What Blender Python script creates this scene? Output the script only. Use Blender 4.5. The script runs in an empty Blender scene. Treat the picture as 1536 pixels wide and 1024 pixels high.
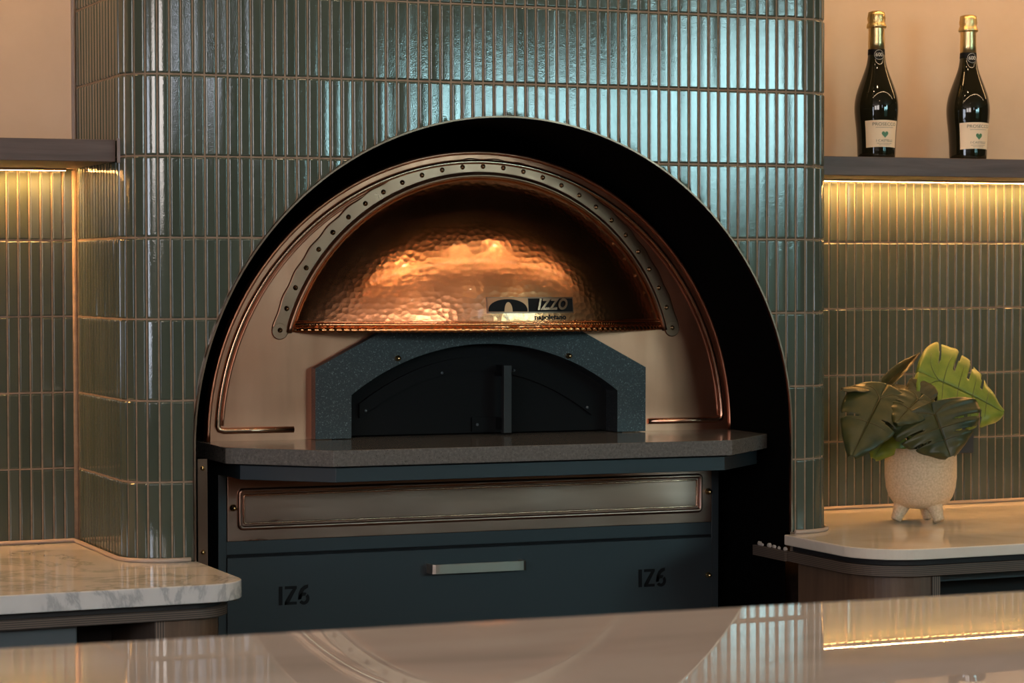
import bpy, bmesh, math, random
from mathutils import Vector, Matrix
random.seed(7)
PI = math.pi
sc = bpy.context.scene
COL = sc.collection

# ------------------------------------------------------------------ camera
F, YAW, PIT, ROL = 3734.3, 0.403373, -0.0275777, -0.0029505
CAM = Vector((-1.8116, -4.36607, 1.42015))
fw = Vector((math.sin(YAW)*math.cos(PIT), math.cos(YAW)*math.cos(PIT), math.sin(PIT)))
rt = Vector((math.cos(YAW), -math.sin(YAW), 0)); up = rt.cross(fw)
r2 = rt*math.cos(ROL) + up*math.sin(ROL); u2 = -rt*math.sin(ROL) + up*math.cos(ROL)
def at(x, y, Y):                      # point of the plane at depth Y seen at a pixel of the photograph
    d = fw*F + r2*(x-768) - u2*(y-512)
    return CAM + d*((Y-CAM.y)/d.y)
cd = bpy.data.cameras.new('camera'); cam = bpy.data.objects.new('camera', cd); COL.objects.link(cam)
cam.matrix_world = Matrix(((r2.x, u2.x, -fw.x, CAM.x), (r2.y, u2.y, -fw.y, CAM.y), (r2.z, u2.z, -fw.z, CAM.z), (0, 0, 0, 1)))
cd.sensor_width = 36; cd.lens = 36*F/1536; cd.clip_start = 0.05
cd.dof.use_dof = True; cd.dof.focus_distance = 4.6; cd.dof.aperture_fstop = 10
sc.camera = cam
sc.view_settings.view_transform = 'Standard'; sc.view_settings.look = 'None'
sc.view_settings.gamma = 1; sc.view_settings.exposure = 0

# ------------------------------------------------------------------ materials
def mat(name, col=(.5,.5,.5), rough=.5, metal=0, coat=0, spec=.5, ior=1.5, emit=None, es=0, trans=0, aniso=0):
    m = bpy.data.materials.new(name); m.use_nodes = True
    b = m.node_tree.nodes['Principled BSDF']
    b.inputs['Base Color'].default_value = (*col, 1); b.inputs['Roughness'].default_value = rough
    b.inputs['Metallic'].default_value = metal; b.inputs['Coat Weight'].default_value = coat
    b.inputs['Coat Roughness'].default_value = .06
    b.inputs['Specular IOR Level'].default_value = spec; b.inputs['IOR'].default_value = ior
    b.inputs['Transmission Weight'].default_value = trans
    b.inputs['Anisotropic'].default_value = aniso
    if emit: b.inputs['Emission Color'].default_value = (*emit, 1); b.inputs['Emission Strength'].default_value = es
    return m, m.node_tree, b
def coords(nt, scale=(1,1,1), rot=(0,0,0)):
    tc = nt.nodes.new('ShaderNodeTexCoord'); mp = nt.nodes.new('ShaderNodeMapping')
    mp.inputs['Scale'].default_value = scale; mp.inputs['Rotation'].default_value = rot
    nt.links.new(tc.outputs['Object'], mp.inputs['Vector']); return mp.outputs['Vector']
def noise(nt, vec, scale, detail=4, rough=.5, dist=0):
    n = nt.nodes.new('ShaderNodeTexNoise'); n.inputs['Scale'].default_value = scale
    n.inputs['Detail'].default_value = detail; n.inputs['Roughness'].default_value = rough
    n.inputs['Distortion'].default_value = dist
    nt.links.new(vec, n.inputs['Vector']); return n.outputs['Fac']
def voro(nt, vec, scale, feat='F1', rand=1):
    n = nt.nodes.new('ShaderNodeTexVoronoi'); n.inputs['Scale'].default_value = scale; n.feature = feat
    n.inputs['Randomness'].default_value = rand
    nt.links.new(vec, n.inputs['Vector']); return n.outputs['Distance']
def ramp(nt, fac, stops, interp='LINEAR'):
    r = nt.nodes.new('ShaderNodeValToRGB'); cr = r.color_ramp; cr.interpolation = interp
    while len(cr.elements) < len(stops): cr.elements.new(.5)
    for e, (p, c) in zip(cr.elements, stops):
        e.position = p; e.color = (*c, 1) if len(c) == 3 else c
    nt.links.new(fac, r.inputs['Fac']); return r.outputs['Color']
def mixc(nt, fac, a, b, mode='MIX'):
    m = nt.nodes.new('ShaderNodeMix'); m.data_type = 'RGBA'; m.blend_type = mode
    for sock, v in ((0, fac), (6, a), (7, b)):
        if isinstance(v, (int, float)): m.inputs[sock].default_value = v
        elif isinstance(v, tuple): m.inputs[sock].default_value = (*v, 1)
        else: nt.links.new(v, m.inputs[sock])
    return m.outputs[2]
def rng(nt, fac, a, b, lo=0, hi=1):
    m = nt.nodes.new('ShaderNodeMapRange'); nt.links.new(fac, m.inputs[0])
    for i, v in zip((1,2,3,4), (lo,hi,a,b)): m.inputs[i].default_value = v
    return m.outputs[0]
def bump(nt, b, h, strength=.3, dist=.001, prev=None):
    n = nt.nodes.new('ShaderNodeBump'); n.inputs['Strength'].default_value = strength
    n.inputs['Distance'].default_value = dist; nt.links.new(h, n.inputs['Height'])
    if prev: nt.links.new(prev, n.inputs['Normal'])
    nt.links.new(n.outputs['Normal'], b.inputs['Normal']); return n.outputs['Normal']

M = {}
# glazed finger tiles
m, nt, b = mat('tile_glaze', (.05,.06,.05), .05, spec=.72); M['tile'] = m
v = coords(nt)
at_ = nt.nodes.new('ShaderNodeAttribute'); at_.attribute_name = 'tile_tone'
c = ramp(nt, at_.outputs['Fac'], [(0,(.045,.060,.047)), (.5,(.056,.072,.057)), (1,(.068,.084,.068))])
n1 = noise(nt, v, 14, 3); c = mixc(nt, rng(nt, n1, 0, .35), c, (.078,.092,.068))
nt.links.new(c, b.inputs['Base Color'])
n2 = noise(nt, v, 90, 3, .55); n3 = noise(nt, v, 420, 2)
p_ = bump(nt, b, n2, .09, .0010); bump(nt, b, n3, .22, .0004, p_)
m, nt, b = mat('grout', (.20,.135,.09), .85); M['grout'] = m
v = coords(nt); c = ramp(nt, noise(nt, v, 60), [(.3,(.20,.14,.095)), (.7,(.28,.205,.145))]); nt.links.new(c, b.inputs['Base Color'])
m, nt, b = mat('plaster', (.62,.52,.42), .8); M['plaster'] = m
v = coords(nt); c = ramp(nt, noise(nt, v, 3.2, 5, .6), [(.3,(.52,.385,.275)), (.7,(.62,.475,.35))]); nt.links.new(c, b.inputs['Base Color'])
bump(nt, b, noise(nt, v, 9, 5), .15, .004)
M['bead'] = mat('corner_bead', (.26,.22,.22), .5)[0]
m, nt, b = mat('silicone', (.42,.33,.27), .4); M['silicone'] = m
# walnut
def wood(name, c1, c2, scale, rough=.45, lines=(1,1,1)):
    m, nt, b = mat(name, c1, rough); v = coords(nt, scale)
    n = noise(nt, v, 6, 6, .6, .6); n2 = noise(nt, v, 30, 3)
    c = ramp(nt, n, [(.3,c1), (.7,c2)]); c = mixc(nt, rng(nt, n2, 0, .5), c, tuple(k*.55 for k in c1))
    nt.links.new(c, b.inputs['Base Color']); bump(nt, b, n2, .2, .0006); return m
M['shelf'] = wood('shelf_walnut', (.075,.045,.038), (.145,.095,.080), (.6,6,9))
M['walnut'] = wood('walnut_panel', (.10,.055,.032), (.17,.10,.06), (8,8,.6))
m, nt, b = mat('plywood_edge', (.1,.06,.04), .6); M['ply'] = m
tcn = coords(nt, (0,0,1)); w = nt.nodes.new('ShaderNodeTexWave'); w.bands_direction = 'Z'; w.inputs['Scale'].default_value = 90
w.inputs['Distortion'].default_value = .3; nt.links.new(tcn, w.inputs['Vector'])
nt.links.new(ramp(nt, w.outputs['Fac'], [(.2,(.035,.026,.021)), (.8,(.13,.095,.072))]), b.inputs['Base Color'])
m, nt, b = mat('plywood_edge_upright', (.1,.06,.04), .6); M['plyv'] = m
tcn = coords(nt, (1,1,0)); w = nt.nodes.new('ShaderNodeTexWave'); w.bands_direction = 'X'; w.inputs['Scale'].default_value = 70
w.inputs['Distortion'].default_value = .3; nt.links.new(tcn, w.inputs['Vector'])
nt.links.new(ramp(nt, w.outputs['Fac'], [(.2,(.05,.034,.025)), (.8,(.17,.12,.09))]), b.inputs['Base Color'])
# marble
m, nt, b = mat('white_marble', (.7,.7,.7), .09, spec=.55); M['marble'] = m
v = coords(nt); n = noise(nt, v, 4.5, 9, .62, 1.2); n2 = noise(nt, v, 11, 6, .6, .8)
c = ramp(nt, n, [(.36,(.66,.65,.63)), (.47,(.62,.615,.60)), (.505,(.33,.34,.35)), (.54,(.60,.60,.59)), (.8,(.70,.69,.67))])
c = mixc(nt, rng(nt, n2, 0, .55), c, (.47,.47,.47)); nt.links.new(c, b.inputs['Base Color'])
m, nt, b = mat('quartz_top', (.66,.60,.52), .05, spec=.6); M['quartz'] = m
v = coords(nt); n = noise(nt, v, 5, 6, .6, .7)
nt.links.new(ramp(nt, n, [(.35,(.62,.55,.47)), (.5,(.70,.64,.56)), (.75,(.74,.68,.60))]), b.inputs['Base Color'])
m, nt, b = mat('bar_stone', (.33,.27,.24), .008, spec=.5); M['bar'] = m
v = coords(nt, (1,2.6,1)); n = noise(nt, v, 2.4, 8, .6, .9)
nt.links.new(ramp(nt, n, [(.3,(.40,.335,.29)), (.5,(.50,.425,.375)), (.72,(.56,.485,.43))]), b.inputs['Base Color'])
# copper
def copper(name, c1, c2, rough, streak, aniso=0):
    m, nt, b = mat(name, c1, rough, metal=1, aniso=aniso); v = coords(nt, streak)
    n = noise(nt, v, 5, 6, .6, .3); n2 = noise(nt, coords(nt), 4, 3)
    nt.links.new(mixc(nt, rng(nt, noise(nt, coords(nt, tuple(k*.45 for k in streak)), 5, 3, .5, .3), 0, .55, .3, .75), ramp(nt, n2, [(.3,c1), (.7,c2)]), tuple(k*.62 for k in c1)), b.inputs['Base Color'])
    nt.links.new(rng(nt, n, rough-.06, rough+.08, .15, .85), b.inputs['Roughness'])
    bump(nt, b, n, .05, .001); return m
M['copper'] = copper('brushed_copper', (.42,.165,.095), (.60,.27,.17), .33, (7,7,1.2))
M['copperh'] = copper('brushed_copper_panel', (.36,.20,.145), (.47,.29,.23), .30, (1,8,9))
M['rim'] = copper('dark_copper_rim', (.20,.11,.075), (.28,.17,.12), .3, (3,3,3))
M['edgec'] = copper('copper_edge', (.58,.31,.20), (.66,.39,.27), .22, (3,3,3))
M['strip'] = copper('riveted_strip_metal', (.25,.12,.075), (.36,.19,.125), .30, (4,4,4))
m, nt, b = mat('hammered_copper', (.82,.36,.15), .30, metal=1, coat=.35); M['dome'] = m
v = coords(nt, (1,1,1.15)); vo = voro(nt, v, 78, 'F1', .7); n2 = noise(nt, coords(nt), 7, 4)
nt.links.new(ramp(nt, n2, [(.3,(.74,.29,.115)), (.7,(.84,.40,.20))]), b.inputs['Base Color'])
nt.links.new(rng(nt, noise(nt, coords(nt), 25), .19, .29), b.inputs['Roughness'])
p_ = bump(nt, b, vo, .19, .0026); bump(nt, b, noise(nt, coords(nt), 26, 3), .10, .002, p_)
M['rope'] = mat('copper_rope', (.80,.36,.15), .2, metal=1)[0]
M['dark'] = mat('oven_black_metal', (.006,.0065,.007), .65, spec=.08)[0]
M['dark2'] = mat('handle_black_metal', (.018,.018,.019), .5, spec=.3)[0]
M['liner'] = mat('black_liner', (.0015,.0015,.0015), 1.0, spec=.03)[0]
m, nt, b = mat('powder_coat', (.015,.022,.027), .42, spec=.5); M['powder'] = m
v = coords(nt); bump(nt, b, noise(nt, v, 900, 2), .35, .0004)
m, nt, b = mat('speckled_granite', (.03,.035,.04), .45, spec=.45); M['granite'] = m
v = coords(nt); c = ramp(nt, noise(nt, v, 430, 2, .6), [(.42,(.010,.012,.014)), (.62,(.020,.023,.025)), (.73,(.16,.175,.18))])
nt.links.new(c, b.inputs['Base Color'])
m, nt, b = mat('basalt_slab', (.08,.075,.07), .16, spec=.5); M['basalt'] = m
v = coords(nt); c = ramp(nt, noise(nt, v, 190, 6, .75), [(.3,(.075,.070,.066)), (.55,(.125,.117,.110)), (.75,(.20,.185,.17))])
vo = voro(nt, v, 170); sp = ramp(nt, vo, [(.10,(.02,.02,.02)), (.16,(1,1,1))])
c = mixc(nt, .65, c, sp, 'MULTIPLY'); nt.links.new(c, b.inputs['Base Color'])
M['brass'] = mat('brass', (.62,.47,.22), .2, metal=1)[0]
M['brassd'] = mat('aged_brass', (.30,.20,.10), .22, metal=1)[0]
M['handle'] = mat('brushed_nickel_bronze', (.60,.52,.44), .3, metal=1)[0]
M['black'] = mat('black_lettering', (.002,.002,.003), .6, spec=.2)[0]
M['bglass'] = mat('bottle_glass', (.010,.009,.004), .04, spec=.6)[0]
m, nt, b = mat('gold_foil', (.75,.56,.26), .3, metal=1); M['foil'] = m
v = coords(nt); bump(nt, b, noise(nt, v, 220, 3), .7, .0015)
M['foils'] = mat('smooth_gold_foil', (.72,.54,.27), .3, metal=1)[0]
M['label'] = mat('label_paper', (.92,.70,.48), .55)[0]
M['ink'] = mat('label_ink', (.16,.11,.07), .6)[0]
M['inkl'] = mat('pale_ink', (.62,.60,.55), .6)[0]
M['heart'] = mat('heart_green', (.06,.16,.05), .4)[0]
m, nt, b = mat('matte_ceramic', (.62,.50,.38), .75, spec=.3); M['pot'] = m
v = coords(nt); n = noise(nt, v, 230, 3, .6)
nt.links.new(ramp(nt, n, [(.35,(.52,.40,.26)), (.65,(.68,.54,.37))]), b.inputs['Base Color']); bump(nt, b, n, .35, .0008)
M['soil'] = mat('soil', (.02,.014,.01), .9)[0]
M['stem'] = mat('plant_stem', (.02,.03,.012), .5)[0]
def leafmat(name, c1, c2):
    m, nt, b = mat(name, c1, .38, spec=.4); v = coords(nt)
    n = noise(nt, v, 22, 4, .6)
    nt.links.new(ramp(nt, n, [(.35,c1), (.65,c2)]), b.inputs['Base Color'])
    b.inputs['Subsurface Weight'].default_value = 0
    return m
M['leafd'] = leafmat('dark_leaf', (.015,.027,.008), (.048,.048,.013))
M['leafb'] = leafmat('bronze_leaf', (.038,.036,.010), (.085,.058,.016))
M['leafy'] = leafmat('yellow_green_leaf', (.12,.175,.018), (.21,.26,.032))
M['vein'] = mat('leaf_vein', (.10,.12,.03), .4)[0]
M['outlet'] = mat('outlet_plastic', (.012,.014,.018), .35)[0]
M['led'] = mat('led_diffuser', (1,.8,.5), .5, emit=(1,.47,.135), es=330)[0]
M['led2'] = mat('cove_diffuser', (1,.8,.5), .5, emit=(1,.60,.26), es=24)[0]
M['led3'] = mat('pendant_diffuser', (1,.8,.5), .5, emit=(1,.68,.38), es=72)[0]
M['lamp'] = mat('lamp_diffuser', (1,.8,.5), .5, emit=(1,.72,.42), es=160)[0]
M['steel'] = mat('grey_steel', (.10,.12,.13), .35, metal=.3)[0]
M['cavity'] = mat('cabinet_painted_shade', (.012,.010,.010), .7)[0]  # near-black puts the shade under the worktops into the colour
m, nt, b = mat('floor_tile', (.16,.13,.11), .35); M['floor'] = m
M['roomwall'] = mat('room_wall', (.13,.10,.08), .8)[0]
M['ceil'] = mat('ceiling_paint', (.50,.40,.33), .9)[0]
M['frame'] = mat('window_frame', (.02,.02,.02), .5)[0]
M['debris'] = mat('plaster_crumbs', (.45,.40,.36), .9)[0]

# ------------------------------------------------------------------ mesh builder
class MB:
    def __init__(s): s.v = []; s.f = []; s.mi = []; s.sm = []; s.tone = []
    def add(s, vs, fs, mi=0, smooth=True, tone=.5):
        o = len(s.v); s.v += [tuple(p) for p in vs]; s.tone += [tone]*len(vs)
        for f in fs: s.f.append([o+i for i in f]); s.mi.append(mi); s.sm.append(smooth)
    def grid(s, rows, mi=0, smooth=True, closed=False, tone=.5, flip=False):
        n, k = len(rows), len(rows[0]); fs = []
        for i in range(n-1):
            for j in range(k if closed else k-1):
                q = [i*k+j, i*k+(j+1) % k, (i+1)*k+(j+1) % k, (i+1)*k+j]
                fs.append(q[::-1] if flip else q)
        s.add([p for r in rows for p in r], fs, mi, smooth, tone)
    def box(s, lo, hi, mi=0):
        x0,y0,z0 = lo; x1,y1,z1 = hi
        s.add([(x0,y0,z0),(x1,y0,z0),(x1,y1,z0),(x0,y1,z0),(x0,y0,z1),(x1,y0,z1),(x1,y1,z1),(x0,y1,z1)],
              [(0,3,2,1),(4,5,6,7),(0,1,5,4),(1,2,6,5),(2,3,7,6),(3,0,4,7)], mi, False)
    def tube(s, pts, r, n=10, mi=0, cap=True, radii=None):
        pts = [Vector(p) for p in pts]; rows = []; N = None
        for i, p in enumerate(pts):
            t = (pts[min(i+1, len(pts)-1)] - pts[max(i-1, 0)]).normalized()
            if N is None: N = t.orthogonal().normalized()
            N = (N - t*N.dot(t)).normalized(); B = t.cross(N)
            rr = radii[i] if radii else r
            rows.append([p + (N*math.cos(2*PI*j/n) + B*math.sin(2*PI*j/n))*rr for j in range(n)])
        s.grid(rows, mi, True, True)
        if cap:
            o = len(s.v)-len(rows)*n
            s.f.append([o+j for j in range(n)][::-1]); s.mi.append(mi); s.sm.append(False)
            s.f.append([len(s.v)-n+j for j in range(n)]); s.mi.append(mi); s.sm.append(False)
    def lathe(s, prof, c=(0,0,0), n=48, mi=0, axis='z', smooth=True):
        rows = []
        for r, h in prof:
            row = []
            for j in range(n):
                a = 2*PI*j/n
                if axis == 'z': row.append((c[0]+r*math.cos(a), c[1]+r*math.sin(a), c[2]+h))
                else: row.append((c[0]+r*math.cos(a), c[1]-h, c[2]+r*math.sin(a)))
            rows.append(row)
        s.grid(rows, mi, smooth, True)
    def prism(s, pts, z0, z1, mi=0, axis='z', smooth=False):      # pts counter-clockwise
        n = len(pts)
        g = (lambda p, h: (p[0], p[1], h)) if axis == 'z' else (lambda p, h: (p[0], h, p[1]))
        o = len(s.v); s.v += [g(p, z0) for p in pts] + [g(p, z1) for p in pts]; s.tone += [.5]*(2*n)
        fs = [[o+i for i in range(n)][::-1], [o+n+i for i in range(n)]]
        for f in fs: s.f.append(f); s.mi.append(mi); s.sm.append(False)
        for i in range(n):
            s.f.append([o+i, o+(i+1) % n, o+n+(i+1) % n, o+n+i]); s.mi.append(mi); s.sm.append(smooth)
    def build(s, name, mats, parent=None, bevel=0, seg=2, fixn=True, tone=False, angle=35):
        me = bpy.data.meshes.new(name); me.from_pydata(s.v, [], s.f)
        for m_ in (mats if isinstance(mats, (list, tuple)) else [mats]): me.materials.append(m_)
        me.polygons.foreach_set('material_index', s.mi); me.polygons.foreach_set('use_smooth', s.sm)
        if tone:
            a = me.attributes.new('tile_tone', 'FLOAT', 'POINT'); a.data.foreach_set('value', s.tone)
        if fixn:
            bm = bmesh.new(); bm.from_mesh(me); bmesh.ops.recalc_face_normals(bm, faces=bm.faces[:]); bm.to_mesh(me); bm.free()
        me.update()
        o = bpy.data.objects.new(name, me); COL.objects.link(o)
        if parent: o.parent = parent
        if bevel:
            bv = o.modifiers.new('bevel', 'BEVEL'); bv.width = bevel; bv.segments = seg
            bv.limit_method = 'ANGLE'; bv.angle_limit = math.radians(angle)
        return o
def tag(o, label=None, cat=None, group=None, kind=None):
    if label: o['label'] = label
    if cat: o['category'] = cat
    if group: o['group'] = group
    if kind: o['kind'] = kind
    return o
def empty(name, loc=(0,0,0), rot=(0,0,0)):
    o = bpy.data.objects.new(name, None); COL.objects.link(o); o.location = loc; o.rotation_euler = rot; o.empty_display_size = .05; return o
def arc(cx, cy, r, a0, a1, n):
    return [(cx+r*math.cos(math.radians(a0+(a1-a0)*i/n)), cy+r*math.sin(math.radians(a0+(a1-a0)*i/n))) for i in range(n+1)]
def text_mesh(txt, size, depth, xs=1.0, shear=0, sp=1.0, bold=0):
    cu = bpy.data.curves.new('t', 'FONT'); cu.body = txt; cu.size = size; cu.extrude = depth/2; cu.align_x = 'CENTER'; cu.align_y = 'CENTER'
    cu.shear = shear; cu.offset = bold; cu.space_character = sp; cu.resolution_u = 4
    ob = bpy.data.objects.new('t', cu); COL.objects.link(ob)
    me = bpy.data.meshes.new_from_object(ob.evaluated_get(bpy.context.evaluated_depsgraph_get()))
    vs = [(p.co.x*xs, p.co.y, p.co.z) for p in me.vertices]; fs = [list(p.vertices) for p in me.polygons]
    bpy.data.objects.remove(ob); bpy.data.curves.remove(cu); bpy.data.meshes.remove(me)
    return vs, fs

# ------------------------------------------------------------------ tiled walls
P, R_, ZROW = .0218, .147, 1.9263      # tile pitch, row pitch, a grout line
BACKY = .41; XL = -.692; XR = .765; RC = .075
ACX, ACZ, AR = .040, 1.10, .6175       # oven archway
U = [0, .03, .07, .12, .15, .5, .85, .88, .93, .97, 1]
def prof_(u): return math.sin(PI/2*min(1, max(0, min(u, 1-u))/.12))**.8
def tiles(mb, path, s0, nrange, rows, cut=None):
    # path(s) -> (point xy, outward normal xy)
    for j in rows:
        zt = min(ZROW - R_*j - .0016, 2.745); zb = zt - R_ + .0032
        for n in nrange:
            sa = s0 + n*P + .0015; sb = sa + P - .0030
            ty = random.gauss(0, .0085); tx = random.gauss(0, .0025); cv = random.gauss(.00007, .00013); tone = random.random()
            zj = random.gauss(0, .0002)
            V = [0, .006, .018, .024] + [i/12 for i in range(1, 12)] + [.976, .982, .994, 1]
            rows_ = []
            for v in V:
                z = zt + zj + (zb-zt)*v; row = []
                for u in U:
                    e = prof_(u)*math.sin(PI/2*min(1, min(v, 1-v)/.018))**.8
                    off = .0022*e + ((u-.5)*P*ty + (v-.5)*R_*tx + cv*(1-4*(u-.5)**2))*e
                    (x, y), (nx, ny) = path(sa + (sb-sa)*u)
                    row.append((x+nx*off, y+ny*off, z))
                rows_.append(row)
            if cut:
                pts = [p for r in rows_ for p in r]
                ins = [cut(p) is not None for p in pts]
                if any(ins) and abs(pts[0][1]) < .02:
                    if all(ins): continue
                    k = len(U); fs = []
                    for a in range(len(V)-1):
                        for b_ in range(k-1):
                            q = [a*k+b_, a*k+b_+1, (a+1)*k+b_+1, (a+1)*k+b_]
                            if all(ins[i] for i in q): continue
                            fs.append(q)
                    pts = [cut(p) if ins[i] else p for i, p in enumerate(pts)]
                    mb.add(pts, fs, 1, True, tone); continue
            mb.grid(rows_, 1, True, False, tone)
def backing(mb, ss, path, z0, z1, cut=None, nz=160):
    rows_ = []
    for i in range(nz+1):
        z = z0 + (z1-z0)*i/nz
        rows_.append([(path(s)[0][0], path(s)[0][1], z) for s in ss])
    if not cut: mb.grid(rows_, 0, False); return
    k = len(ss); pts = [p for r in rows_ for p in r]; ins = [cut(p) is not None for p in pts]; fs = []
    for a in range(nz):
        for b_ in range(k-1):
            q = [a*k+b_, a*k+b_+1, (a+1)*k+b_+1, (a+1)*k+b_]
            if all(ins[i] for i in q): continue
            fs.append(q)
    mb.add([cut(p) if ins[i] else p for i, p in enumerate(pts)], fs, 0, False)
LR = BACKY-RC; LA = PI/2*RC; LF = (XR-RC)-(XL+RC)
def cpath(s):                                     # centre wall: return, corner, front, corner, return
    if s < LR: return (XL, BACKY-s), (-1, 0)
    s -= LR
    if s < LA:
        a = s/RC; return (XL+RC-RC*math.cos(a), RC-RC*math.sin(a)), (-math.cos(a), -math.sin(a))
    s -= LA
    if s < LF: return (XL+RC+s, 0), (0, -1)
    s -= LF
    if s < LA:
        a = s/RC; return (XR-RC+RC*math.sin(a), RC-RC*math.cos(a)), (math.sin(a), -math.cos(a))
    s -= LA
    return (XR, RC+s), (1, 0)
def acut(p):
    x, y, z = p
    if y > .02: return None
    if z >= ACZ:
        d = math.hypot(x-ACX, z-ACZ)
        if d < AR:
            k = AR/max(d, 1e-6); return (ACX+(x-ACX)*k, y, ACZ+(z-ACZ)*k)
    elif abs(x-ACX) < AR: return (ACX+math.copysign(AR, x-ACX), y, z)
    return None
s_front = LR+LA; s0 = s_front + (-.48605+.0003-(XL+RC)) % P; n_lo = -int((s0-.001)/P); tot = 2*LR+2*LA+LF
n_hi = int((tot-.001-s0)/P)
mb = MB()
tiles(mb, cpath, s0, range(n_lo, n_hi), range(-6, 7), acut)
ss = []; q = 0
while q < LR: ss.append(q); q += .05
ss += [LR+LA*i/10 for i in range(11)] + [LR+LA+LF*i/260 for i in range(1, 261)] + [LR+LA+LF+LA*i/10 for i in range(1, 11)] + [tot-LR*.5, tot]
backing(mb, ss, cpath, .86, 2.75, acut, 300)
wc = tag(mb.build('wall_center', [M['grout'], M['tile']], fixn=False, tone=True), kind='structure')
for side in (-1, 1):
    x0, x1 = (-2.6, XL) if side < 0 else (XR, 2.9)
    mb = MB()
    if side < 0:
        pth = lambda s: ((XL-.004-s, BACKY), (0, -1)); cnt = 80
    else:
        pth = lambda s: ((XR+.004+s, BACKY), (0, -1)); cnt = 92
    tiles(mb, pth, 0, range(cnt), range(2, 7))
    mb.box((x0, BACKY, 0), (x1, BACKY+.05, 1.632), 0)
    mb.box((x0, BACKY-.004, 1.632), (x1, BACKY+.05, 2.75), 2)
    tag(mb.build('wall_left' if side < 0 else 'wall_right', [M['grout'], M['tile'], M['plaster']], fixn=False, tone=True), kind='structure')
mb = MB(); mb.box((XL-.008, BACKY-.014, 1.64), (XL-.0045, BACKY-.004, 2.75)); tag(mb.build('trim_1', M['bead']), kind='structure')
# silicone joints round the worktops
def bead(name, pts, z, r=.0042):
    mb = MB(); mb.tube([(x, y, z) for x, y in pts], r, 8); return tag(mb.build(name, M['silicone']), kind='structure')
ZL, ZR = .900, .895
bead('trim_2', [(-2.5, BACKY-.009), (XL-.012, BACKY-.009), (XL-.009, BACKY-.03)] + [(XL-.009, .2), (XL-.009, RC)] +
     arc(XL+RC, RC, RC+.009, 180, 270, 10)[1:] + [(-.585, -.009)], ZL+.004)
bead('trim_3', [(.664, -.008)] + arc(XR-RC, RC, RC+.008, 270, 360, 10) + [(XR+.008, .3), (XR+.009, BACKY-.009), (2.8, BACKY-.009)], ZR+.004)
bead('trim_4', [(XL-.006, BACKY-.006, ), (XL-.006, BACKY-.0061)], 1.3, .0001) if False else None
mb = MB(); mb.tube([(XL-.004, BACKY-.006, .905), (XL-.004, BACKY-.006, 1.62)], .005, 8)
tag(mb.build('trim_4', M['grout']), kind='structure')

# ------------------------------------------------------------------ archway liner (black tunnel with copper rim)
root = empty('oven_surround', (ACX, 0, ACZ))
tag(root, 'black arched sheet metal surround with thin copper rim framing the oven', 'surround')
def archpts(r, n=96, zlow=-.62):
    return [(r, zlow)] + [(r*math.cos(PI*i/n), r*math.sin(PI*i/n)) for i in range(n+1)] + [(-r, zlow)]
def archshell(mb, r0, r1, y0, y1, zlow=-.62, mi=0):
    a, b_ = archpts(r0, zlow=zlow), archpts(r1, zlow=zlow)
    rows_ = [[(x, y0, z) for x, z in a], [(x, y0, z) for x, z in b_], [(x, y1, z) for x, z in b_], [(x, y1, z) for x, z in a], [(x, y0, z) for x, z in a]]
    mb.grid(rows_, mi, False)
mb = MB(); archshell(mb, .6145, .6178, -.010, .028, -.20); mb.build('copper_rim', M['rim'], root)
mb = MB(); archshell(mb, .6120, .6143, .0, .75, -.20)
mb.box((-.6122, .0, -1.09), (-.6105, .75, -.20)); mb.box((.6105, .01, -1.09), (.6122, .75, -.20))
mb.prism([(-.61, -1.09), (.61, -1.09)] + [(.61*math.cos(PI*i/48), .61*math.sin(PI*i/48)) for i in range(49)], .751, .76, axis='y')
mb.build('liner', M['liner'], root)
mb = MB(); xs0 = at(296.5, 700, .03).x-ACX; xs1 = at(311, 700, .03).x-ACX; xs0 = max(xs0, -.607)
mb.box((xs0, .03, -.9), (xs1, .032, -.018)); br = mb.build('side_bracket', M['rim'], root)
for zz in (at(303, 702, .03).z-ACZ, at(303, 828, .03).z-ACZ):
    mb = MB(); mb.lathe([(0, .004), (.003, .0035), (.0045, .001), (.0045, 0)], ((xs0+xs1)/2, .03, zz), 16, axis='y'); mb.build('screw', M['brass'], br)

# ------------------------------------------------------------------ oven
XC, ZS, TL = .083, 1.095, .0055
oven = empty('pizza_oven', (XC, 0, ZS), (0, TL, 0))
tag(oven, 'large pizza oven with hammered copper dome, copper face plate and dark base cabinet', 'oven')
YP = .25
# face plate: half disc with an opening for the mouth
CX0 = .005
mb = MB()
a = [(CX0+.570*math.cos(PI*i/120), .570*math.sin(PI*i/120)) for i in range(121)]
rows_ = [[(x, YP, z) for x, z in a], [(CX0+(x-CX0)*.993, YP-.003, z*.993) for x, z in a]]
def mouth(x, z):                              # same direction, on the outline of the opening
    dx = x-CX0; k = min(.315/max(abs(dx), 1e-6), .195/max(z, 1e-6), .295/(z+.516*abs(dx))); return (CX0+dx*k, z*k)
for k in (.98, .85, .7, .5, .3, .1, 0):
    rows_.append([(mouth(x, z)[0]*(1-k)+x*k, YP-.003, max(0, mouth(x, z)[1]*(1-k)+z*k)) for x, z in a])
rows_.insert(0, [(x, YP+.012, z) for x, z in a])
mb.grid(rows_, 0, False); fp = mb.build('face_plate', M['copper'], oven)
def bead2(pts, r, name, mt, par, sq=.75):
    mb = MB(); mb.tube(pts, r, 12); return mb.build(name, mt, par)
ang = lambda a, r, y: (CX0+r*math.cos(a), y, r*math.sin(a))
bead2([ang(PI*i/120, .5655, YP-.003) for i in range(121)], .0045, 'edge_roll', M['copper'], fp)
rb = .547; a0 = math.asin(.030/rb)
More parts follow.
